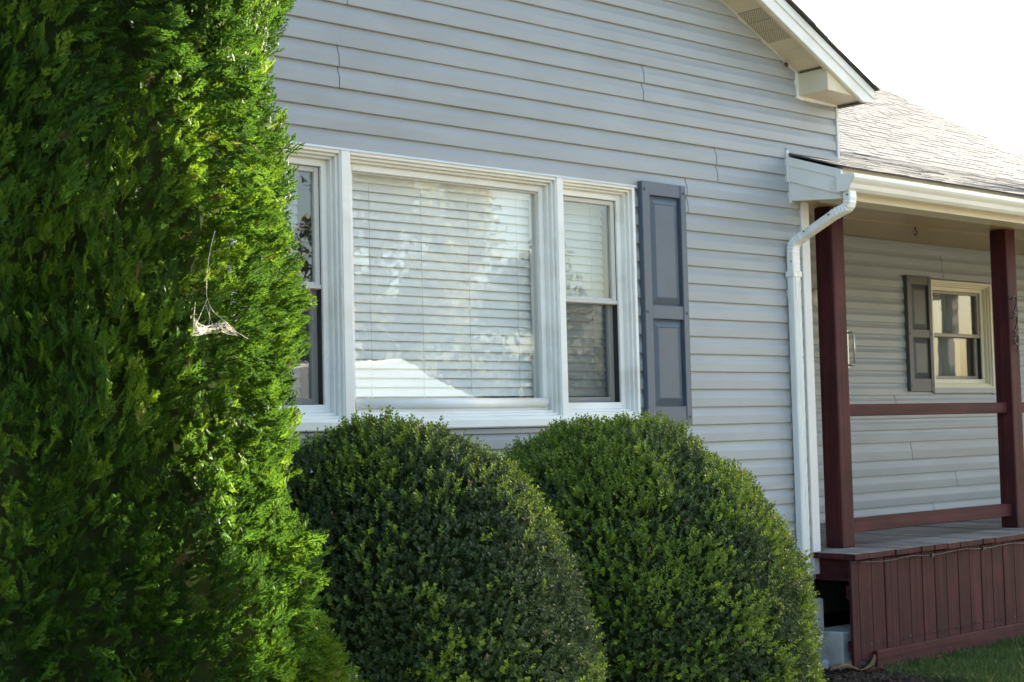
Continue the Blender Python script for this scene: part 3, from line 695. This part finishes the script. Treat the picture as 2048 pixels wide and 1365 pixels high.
# ------------------------------------------------------------------ foliage
def vnoise(P, s, seed=0):
    """cheap smooth 3-D noise in -1..1"""
    r = np.random.default_rng(seed); o = np.zeros(len(P))
    for a in range(7):
        k = r.normal(size=3)*s; o += np.sin(P@k + r.uniform(0, 6.28))
    return o/3.2
def spray_variant(r):
    """a flat fan of scale leaves: tris in local (u along growth, v across, w normal)"""
    V = []; T = []
    L = .105*r.uniform(.85, 1.15); curl = r.uniform(-1.2, 1.2); side_c = r.uniform(-2.5, 2.5)
    ph_ = r.uniform(0, 6.28); fold = r.choice((-1, 1))*r.uniform(.1, .5)
    def pt(u, v): return (u, v + side_c*u*u*.6, curl*(u*u)*1.6 + fold*abs(v) + .006*math.sin(u*85+ph_)*(1 if v > 0 else -1))
    def kite(u, v, du, dv, ln, wd):
        n = len(V); px, py = -dv, du; m_ = .55
        V.extend([pt(u, v), pt(u+du*ln*m_+px*wd, v+dv*ln*m_+py*wd), pt(u+du*ln, v+dv*ln), pt(u+du*ln*m_-px*wd, v+dv*ln*m_-py*wd)])
        T.extend([(n, n+1, n+2), (n, n+2, n+3)])
    def tri(u, v, du, dv, ln, wd):
        n = len(V); px, py = -dv, du
        V.extend([pt(u+px*wd, v+py*wd), pt(u-px*wd, v-py*wd), pt(u+du*ln, v+dv*ln)]); T.append((n, n+1, n+2))
    kite(0, 0, 1, 0, L, .0026)
    nb = 5
    for i in range(nb):
        for sgn in (-1, 1):
            u0 = L*(.12 + .8*(i + (.5 if sgn > 0 else 0))/nb); ln = L*(.52 - .36*abs(i/nb-.25))*r.uniform(.75, 1.15)*(1-.5*i/nb)
            a = math.radians(r.uniform(22, 46))*sgn; du, dv = math.cos(a), math.sin(a)
            kite(u0, 0, du, dv, ln, .0031)
            for f_, s2 in ((.36, -1), (.36, 1), (.64, -1 if i % 2 else 1)):
                a2 = a + s2*math.radians(r.uniform(26, 42)); tri(u0+du*ln*f_, dv*ln*f_, math.cos(a2), math.sin(a2), ln*.42*r.uniform(.7, 1.2), .0032)
    return np.array(V), np.array(T)
def shoot_variant(r, long=False):
    """a boxwood shoot: pairs of small oval leaves round a stem"""
    V = []; T = []; n_pairs = 6 if long else 5; L = .052 if long else .034
    for i in range(n_pairs):
        u = L*(.15+.85*i/(n_pairs-1)); rot = i*math.pi/2 + r.uniform(-.4, .4)
        for sgn in (0, math.pi):
            ph = rot+sgn+r.uniform(-.3, .3); ln = .0150*r.uniform(.75, 1.15)*(1 if i < n_pairs-1 else .7); wd = ln*.34
            el = math.radians(r.uniform(25, 60) if i < n_pairs-1 else r.uniform(55, 80))
            rad = np.array([0, math.cos(ph), math.sin(ph)]); d = rad*math.cos(el) + np.array([1, 0, 0])*math.sin(el)
            s_ = np.array([0, -math.sin(ph), math.cos(ph)]); nn = np.cross(d, s_)
            b0 = np.array([u, 0, 0]); n = len(V)
            V.extend([b0, b0+d*ln*.5+s_*wd+nn*wd*.35, b0+d*ln, b0+d*ln*.5-s_*wd+nn*wd*.35])
            T.extend([(n, n+1, n+2), (n, n+2, n+3)])
    return np.array(V), np.array(T)
def scatter(name, variants, P, D, roll, scale, tint, material, leafjit=.0, jit_rng=None):
    """place variants at P growing along D"""
    Vs = []; Ts = []; Tn = []; off = 0
    D = D/np.linalg.norm(D, axis=1)[:, None]
    up_ = np.tile(np.array([0, 0, 1.0]), (len(P), 1)); up_[np.abs(D[:, 2]) > .95] = (1, 0, 0)
    A = np.cross(D, up_); A /= np.linalg.norm(A, axis=1)[:, None]; B = np.cross(A, D)
    c, s = np.cos(roll)[:, None], np.sin(roll)[:, None]; A, B = A*c+B*s, -A*s+B*c
    which = rng.integers(0, len(variants), len(P))
    for k, (V, T) in enumerate(variants):
        ix = np.where(which == k)[0]
        if not len(ix): continue
        Q = (P[ix][:, None, :] + scale[ix][:, None, None]*(V[None, :, 0:1]*D[ix][:, None, :] + V[None, :, 1:2]*A[ix][:, None, :] + V[None, :, 2:3]*B[ix][:, None, :]))
        n = len(V); Vs.append(Q.reshape(-1, 3)); Ts.append((T[None] + (off + np.arange(len(ix))*n)[:, None, None]).reshape(-1, 3))
        tt = np.repeat(tint[ix], n)
        Tn.append(tt); off += n*len(ix)
    return fast_mesh(name, np.concatenate(Vs), np.concatenate(Ts), material, np.clip(np.concatenate(Tn), 0, 1))
# ---- arborvitae
AX, AY = 1.75, -1.7
ZK = [0, .4, .82, 1.05, 1.33, 1.6, 1.96, 2.5, 3.0, 3.6, 4.2, 4.7, 5.0]
RK = [1.02, 1.06, 1.03, .965, .925, .915, .915, .925, .965, .86, .6, .3, .03]
def tree_r(phi, z):
    P = np.stack([np.cos(phi)*1.0, np.sin(phi)*1.0, z*.55], 1)
    base = np.interp(z, ZK, RK)
    return base*(1 + .045*vnoise(P, 5.0, 3) + .045*vnoise(P, 12.0, 4) + .032*vnoise(P*np.array([1, 1, .7]), 27.0, 9)) - .03
tree = thing('arborvitae', 'tall dense green arborvitae standing in front of the house', 'tree', (AX, AY, 0))
def tree_pts(n, pw, zlo, zhi, dens):
    phi = rng.uniform(0, 2*math.pi, n*3); z = rng.uniform(zlo, zhi, n*3)
    # full density on the sides facing the lawn, thinner towards the house corner behind
    f_ = np.cos(phi - math.radians(-80)); keep = (rng.uniform(size=n*3) < np.where(f_ > -.35, 1, dens)) & (rng.uniform(size=n*3) < np.clip(np.interp(z, ZK, RK)/1.05, .1, 1))
    return phi[keep][:n], z[keep][:n]
def tree_layer(n, depth, zlo, zhi, dens, sc):
    phi, z = tree_pts(n, 1, zlo, zhi, dens)
    r = tree_r(phi, z) - depth - np.abs(rng.normal(0, .034, len(phi)))
    nrm = np.stack([np.cos(phi), np.sin(phi), np.zeros(len(phi))], 1)
    P = np.stack([AX + r*np.cos(phi), AY + r*np.sin(phi), z], 1)
    cl = np.stack([vnoise(P, 7, 21), vnoise(P, 7, 22), vnoise(P, 7, 23)], 1)
    D = nrm*.75 + np.array([0, 0, .62]) + .6*cl + rng.normal(0, .26, (len(phi), 3))
    tint = .42 + .17*vnoise(P, 6, 31) + .13*vnoise(P, 20, 32) + rng.normal(0, .13, len(phi))
    tint = np.clip(tint, 0, .88); tint[rng.uniform(size=len(phi)) < .006] = 1.0
    return P - nrm*.05, D, rng.uniform(0, math.pi, len(phi)), sc*rng.uniform(.65, 1.35, len(phi)), tint
L1 = tree_layer(24000, .0, .02, 3.6, .05, .58); L2 = tree_layer(8000, .08, .02, 3.6, .05, .75); L3 = tree_layer(900, .02, 3.6, 4.95, .8, 1.3)
cat = [np.concatenate(q) for q in zip(L1, L2, L3)]
vr = random.Random(5); sprays = [spray_variant(vr) for _ in range(16)]
me = scatter('foliage', sprays, cat[0]-np.array([AX, AY, 0]), cat[1], cat[2], cat[3], cat[4], m_thuja)
o = link('foliage', me, tree, (AX, AY, 0)); o['kind'] = 'stuff'
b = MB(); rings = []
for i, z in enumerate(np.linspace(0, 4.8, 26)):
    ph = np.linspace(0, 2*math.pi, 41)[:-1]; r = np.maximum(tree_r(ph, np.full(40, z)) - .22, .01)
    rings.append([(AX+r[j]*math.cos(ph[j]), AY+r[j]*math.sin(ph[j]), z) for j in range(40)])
b.loft(rings).build('inner_core', m_core, tree, org=(AX, AY, 0), smooth=True)  # opaque core, added to block light and gaps between the sprays
MB().tube([(AX, AY, -.05), (AX+.02, AY, 1.5), (AX, AY+.01, 3), (AX, AY, 4.85)], [.1, .08, .05, .01], 10).build('trunk', m_bark, tree, smooth=True)

t2 = tree.copy(); C.objects.link(t2); t2.location = (16.0, 1.5, 0); WO[t2.name] = Vector((16, 1.5, 0))  # out of view, added to keep low sun off the porch deck
t2['label'] = 'unseen arborvitae added past the porch end to block the low sun'
tree['group'] = t2['group'] = 'arborvitae planted at the ends of the house front'
for ch in list(tree.children):
    q = ch.copy(); C.objects.link(q); q.parent = t2
    if ch.name.startswith('foliage'):          # out of the frame: coarser sprays
        k_ = rng.choice(len(cat[0]), 3000, replace=False)
        q.data = scatter('foliage', sprays, (cat[0]-np.array([AX, AY, 0]))[k_], cat[1][k_], cat[2][k_], cat[3][k_]*2.6, cat[4][k_], m_thuja)
# ---- boxwoods
vs_short = [shoot_variant(vr) for _ in range(8)]; vs_long = [shoot_variant(vr, True) for _ in range(6)]
def boxwood(cx, cy, cz, rad, rz, n, label, seed, newg):
    t = thing('boxwood_shrub', label, 'shrub', (cx, cy, 0), 'clipped boxwoods below the front windows')
    d = rng.normal(size=(n*3, 3)); d /= np.linalg.norm(d, axis=1)[:, None]
    P = d*np.array([rad, rad, rz]) + np.array([0, 0, cz])
    nrm = d/np.array([rad, rad, rz]); nrm /= np.linalg.norm(nrm, axis=1)[:, None]
    wgt = (P[:, 2] > .03) & (rng.uniform(size=len(P)) < np.where(nrm[:, 1] > .45, .3, 1)) & (P[:, 1]+cy < -.01)
    P, nrm = P[wgt][:n], nrm[wgt][:n]; n = len(P)
    bumps = .02*vnoise(P, 6, seed) + .012*vnoise(P, 14, seed+1) + .012*vnoise(P, 30, seed+7)
    patch = .55*vnoise(P, 13, seed+2) + .45*vnoise(P, 4, seed+3) + .25*nrm[:, 2]; new = (patch + rng.normal(0, .4, n)) > newg
    depth = np.abs(rng.normal(0, .024, n)); depth[new] = -rng.uniform(-.012, .016, new.sum())
    P = P + nrm*(bumps - depth - .035)[:, None]
    D = nrm*.7 + np.array([0, 0, .45]) + rng.normal(0, .33, (n, 3))
    tint = np.clip(.22 + .13*vnoise(P, 4, seed+5) + rng.normal(0, .12, n), 0, .5)
    tint[new] = np.clip(rng.normal(.72, .13, new.sum()), .45, .93); tint[rng.uniform(size=n) < .004] = 1
    sc = rng.uniform(.8, 1.25, n); roll = rng.uniform(0, 6.28, n)
    a = ~new
    m1 = scatter('foliage', vs_short, P[a], D[a], roll[a], sc[a], tint[a], m_box)
    o = link('foliage', m1, t, (cx, cy, 0)); o['kind'] = 'stuff'
    m2 = scatter('new_growth', vs_long, P[new], D[new], roll[new], sc[new], tint[new], m_box)
    o = link('new_growth', m2, t, (cx, cy, 0)); o['kind'] = 'stuff'; tag(o, 'yellow green young shoots')
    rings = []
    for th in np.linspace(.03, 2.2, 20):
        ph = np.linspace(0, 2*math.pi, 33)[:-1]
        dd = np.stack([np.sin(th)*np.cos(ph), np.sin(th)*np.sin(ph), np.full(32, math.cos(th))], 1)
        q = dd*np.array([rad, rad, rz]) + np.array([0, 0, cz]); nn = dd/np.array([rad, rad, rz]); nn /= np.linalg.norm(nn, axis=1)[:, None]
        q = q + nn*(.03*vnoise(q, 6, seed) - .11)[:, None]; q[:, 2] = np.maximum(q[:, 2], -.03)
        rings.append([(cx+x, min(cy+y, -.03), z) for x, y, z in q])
    MB().loft(rings).build('inner_core', m_core, t, org=(cx, cy, 0), smooth=True)
    return t
boxwood(3.53, -1.3, .525, .775, 1.045, 22000, 'dark clipped boxwood between the arborvitae and the lighter boxwood', 40, .72)
boxwood(5.085, -.92, .494, .905, 1.05, 24000, 'rounded boxwood with many yellow green shoots nearest the downspout', 60, .34)

# ---- lawn blades in the corner by the porch
n = 26000
gx = rng.uniform(7.75, 11.6, n); gy = rng.uniform(-2.0, -.34, n)
edge = 7.86 + np.clip((-.34-gy), 0, 9)*(-.35) + .03*np.sin(gy*40)
k = gx > edge + rng.uniform(-.04, .08, n); gx, gy = gx[k], gy[k]; n = len(gx)
h = rng.uniform(.04, .085, n)*(1 + .25*vnoise(np.stack([gx, gy, gx*0], 1), 5, 8)); a = rng.uniform(0, 6.28, n); wv = rng.uniform(.0016, .003, n)
ln = rng.normal(0, .028, (n, 2))
b0 = np.stack([gx+np.cos(a)*wv, gy+np.sin(a)*wv, np.zeros(n)], 1); b1 = np.stack([gx-np.cos(a)*wv, gy-np.sin(a)*wv, np.zeros(n)], 1)
md = np.stack([gx+ln[:, 0]*.35, gy+ln[:, 1]*.35, h*.6], 1); m0 = md + (b0-b1)*.35; m1_ = md - (b0-b1)*.35
tp = np.stack([gx+ln[:, 0], gy+ln[:, 1], h], 1)
V = np.stack([b0, b1, m1_, m0, tp], 1).reshape(-1, 3); i5 = np.arange(n)*5
T = np.concatenate([np.stack([i5, i5+1, i5+2], 1), np.stack([i5, i5+2, i5+3], 1), np.stack([i5+3, i5+2, i5+4], 1)])
tn = np.repeat(np.clip(rng.normal(.45, .2, n), 0, .95), 5); tn[np.repeat(rng.uniform(size=n) < .03, 5)] = 1
o = link('lawn_grass', fast_mesh('lawn_grass', V, T, m_grass, tn), None, (0, 0, 0)); struct(o, 'stuff', 'short green lawn grass in front of the porch skirt'); o['category'] = 'grass'
# mulch chips
g = MB()
for _ in range(2600):
    x, y = random.uniform(6.9, 7.98), random.uniform(-1.0, -.0)
    if x > 7.6 and y > -.02: continue
    s = random.uniform(.008, .022); a = random.uniform(0, 3.14); ca, sa = math.cos(a), math.sin(a); tl = random.uniform(-.5, .5)
    q = [(-s*1.6, -s*.35), (s*1.6, -s*.35), (s*1.6, s*.35), (-s*1.6, s*.35)]; z = random.uniform(.006, .022)
    top = [(x+u*ca-v*sa, y+u*sa+v*ca, z+u*tl+.005) for u, v in q]; bot = [(p[0], p[1], p[2]-.006) for p in top]
    g.add(bot+top, [(4, 5, 6, 7), (0, 1, 5, 4), (1, 2, 6, 5), (2, 3, 7, 6), (3, 0, 4, 7)])
struct(g.build('mulch_chips', m_chip), 'stuff', 'dark bark mulch chips beside the porch corner')
# dead leaves
def dead_leaf(pts, wds, material, label, lift=.02):
    rings = []
    P = [Vector(p) for p in pts]
    for i, p in enumerate(P):
        d = (P[min(i+1, len(P)-1)]-P[max(i-1, 0)]).normalized(); s_ = d.cross(Vector((0, 0, 1))).normalized(); wd = wds[i]
        rings.append([p+s_*wd+Vector((0, 0, lift*wd/.03)), p+s_*wd*.5+Vector((0, 0, .003)), p, p-s_*wd*.5+Vector((0, 0, .004)), p-s_*wd+Vector((0, 0, lift*wd/.03*.6))])
    o = MB().loft(rings, closed=False).build('dead_leaf', material, smooth=True); s = o.modifiers.new('thickness', 'SOLIDIFY'); s.thickness = .0012
    return tag(o, label, 'leaf', 'dead leaves on the mulch')
dead_leaf([(7.60, -.235, .04), (7.64, -.25, .05), (7.69, -.27, .05), (7.74, -.30, .035), (7.77, -.33, .03)], [.015, .04, .045, .03, .005], m_drylf, 'large tan curled dead leaf lying below the concrete block')
dead_leaf([(7.75, -.335, .03), (7.80, -.345, .035), (7.85, -.35, .05), (7.885, -.345, .085), (7.895, -.34, .11)], [.004, .016, .02, .012, .003], m_drylf, 'slender tan dead leaf curling up beside the skirt corner')
dead_leaf([(7.73, -.40, .03), (7.78, -.42, .045), (7.83, -.43, .04), (7.87, -.44, .03)], [.006, .022, .02, .004], m_redlf, 'reddish brown dead leaf nearest the grass edge')
dead_leaf([(8.12, -.62, .085), (8.15, -.63, .095), (8.18, -.64, .09)], [.006, .02, .004], m_redlf, 'small rusty dead leaf resting on the lawn')

# ---- spider web in the arborvitae
def skin_pt(u, v, out=.02):
    """point on the arborvitae surface along the ray through photo direction (u, v)"""
    d = fw + rt2*((u-1024)/3092.35) - up2*((v-682.5)/3092.35); t = 2.5
    for _ in range(400):
        p = cp + d*t; ph = math.atan2(p.y-AY, p.x-AX); r = float(tree_r(np.array([ph]), np.array([p.z]))[0]) + out
        if math.hypot(p.x-AX, p.y-AY) < r: break
        t += .006
    return p
web = thing('spider_web', 'white spider web stretched across the sunlit side of the arborvitae', 'spider web', skin_pt(430, 655))
wr = random.Random(3)
g = MB()
top = [skin_pt(u, v, .012) for u, v in ((388, 630), (396, 648), (415, 652), (440, 640), (458, 645), (470, 662))]
botm = [skin_pt(u, v, .0) for u, v in ((385, 672), (400, 672), (420, 668), (438, 664), (455, 668), (478, 674))]
def poly(P, s):
    k = s*(len(P)-1); i = min(int(k), len(P)-2); return P[i].lerp(P[i+1], k-i)
for _ in range(130):
    s = wr.random(); a_ = poly(top, s).lerp(poly(botm, s), wr.random()); s2 = min(1, max(0, s+wr.uniform(-.3, .3))); b_ = poly(top, s2).lerp(poly(botm, s2), wr.random())
    g.tube([a_, a_.lerp(b_, .5)+Vector((0, 0, -.002)), b_], wr.uniform(.0002, .00045), 3)
g.build('web_sheet', m_web, web)
g = MB()
line = [(430, 462), (424, 485), (418, 515), (414, 550), (413, 590), (415, 598), (420, 612), (428, 625)]
g.tube([skin_pt(u, v, .012) for u, v in line], .0006, 4)
for (a_, b_) in (((415, 598), (392, 650)), ((428, 625), (470, 660)), ((420, 612), (418, 655)), ((412, 610), (425, 650)), ((470, 662), (496, 678)), ((385, 672), (440, 655)), ((391, 604), (388, 630))):
    g.tube([skin_pt(*a_, .012), skin_pt(*b_, .012)], .0004, 4)
g.build('web_thread', m_web, web)

# ------------------------------------------------------------------ across the lawn (seen as reflections in the glass)
def yard_tree(x, y, h, cr, label, seed, n=5200, lift=.35):
    t = thing('yard_tree', label, 'tree', (x, y, 0), 'trees across the street')
    r = random.Random(seed); g = np.random.default_rng(seed)
    tr = MB().tube([(x, y, -.1), (x+.1, y, h*.4), (x, y, h*.9)], [.16, .11, .03], 8)
    blobs = []
    for i in range(22):
        a = r.uniform(0, 6.28); f_ = r.random(); z = h*(lift+(1-lift)*f_); q = cr*(1-.8*f_**1.6)*r.uniform(.4, 1)
        c_ = Vector((x+q*math.cos(a), y+q*math.sin(a), z-.2)); blobs.append((c_, cr*r.uniform(.22, .42)))
        tr.tube([(x, y, z*.75), tuple(Vector((x, y, z*.8)).lerp(c_, .6)), tuple(c_)], [.05, .03, .01], 5)
    tr.build('trunk', m_bark, t)
    which = g.integers(0, len(blobs), n); d = g.normal(size=(n, 3)); d /= np.linalg.norm(d, axis=1)[:, None]
    P = np.array([blobs[i][0] for i in which]) + d*np.array([blobs[i][1] for i in which])[:, None]*g.uniform(.5, 1, n)[:, None]
    e1 = g.normal(size=(n, 3)); e2 = g.normal(size=(n, 3)); e1 *= .11/np.linalg.norm(e1, axis=1)[:, None]; e2 *= .07/np.linalg.norm(e2, axis=1)[:, None]
    V = np.stack([P-e1, P+e2, P+e1, P-e2], 1).reshape(-1, 3) - np.array([x, y, 0]); i4 = np.arange(n)*4
    T = np.concatenate([np.stack([i4, i4+1, i4+2], 1), np.stack([i4, i4+2, i4+3], 1)])
    o = link('crown', fast_mesh('crown', V, T, m_yard, np.repeat(g.uniform(0, 1, n), 4)), t, (x, y, 0)); o['kind'] = 'stuff'
yard_tree(24.0, -26.0, 8.9, 3.4, 'tall leafy tree across the street, mirrored left in the picture window', 1, 12000, .1)
yard_tree(27.4, -26.0, 8.7, 2.6, 'tall leafy tree across the street, mirrored in the middle of the picture window', 2, 9000, .1)
yard_tree(30.6, -26.5, 6.2, 3.0, 'low leafy tree across the street, mirrored right in the picture window', 3, 9000, .1)
yard_tree(35.0, -26.0, 5.6, 3.0, 'leafy tree across the street, mirrored in the right sash window', 4, 7000, .1)
yard_tree(19.5, -26.5, 8.2, 3.2, 'leafy tree across the street, mirrored in the left sash window', 5, 9000, .1)
sh = thing('shed', 'stand-in shed, shaped and turned for a bright reflection, with a sloping right side across the driveway, mirrored in the picture window', 'shed', (14, -15, 0))
fp = [(9.71, -9.78, 2.29), (13.55, -12.45, 2.54), (15.65, -13.91, 2.69), (16.97, -14.82, 2.42), (20.34, -17.17, 2.05), (22.3, -18.53, 1.8)]  # outline and angle shaped for the bright wedge mirrored in the glass
ring_ = [(x, y, 0) for x, y, z in fp] + [(x, y, z) for x, y, z in fp[::-1]]
dv = Vector((-.57*3, -.82*3, 0))
MB().loft([ring_, [tuple(Vector(p)+dv) for p in ring_]]).build('wall', m_shedroof, sh)
top_ = [(x, y, z+.002) for x, y, z in fp] + [(x, y, z+.03) for x, y, z in fp[::-1]]
MB().loft([[tuple(Vector(p)+dv*.02) for p in top_], [tuple(Vector(p)+dv*1.02) for p in top_]]).build('roof', m_shedwall, sh)
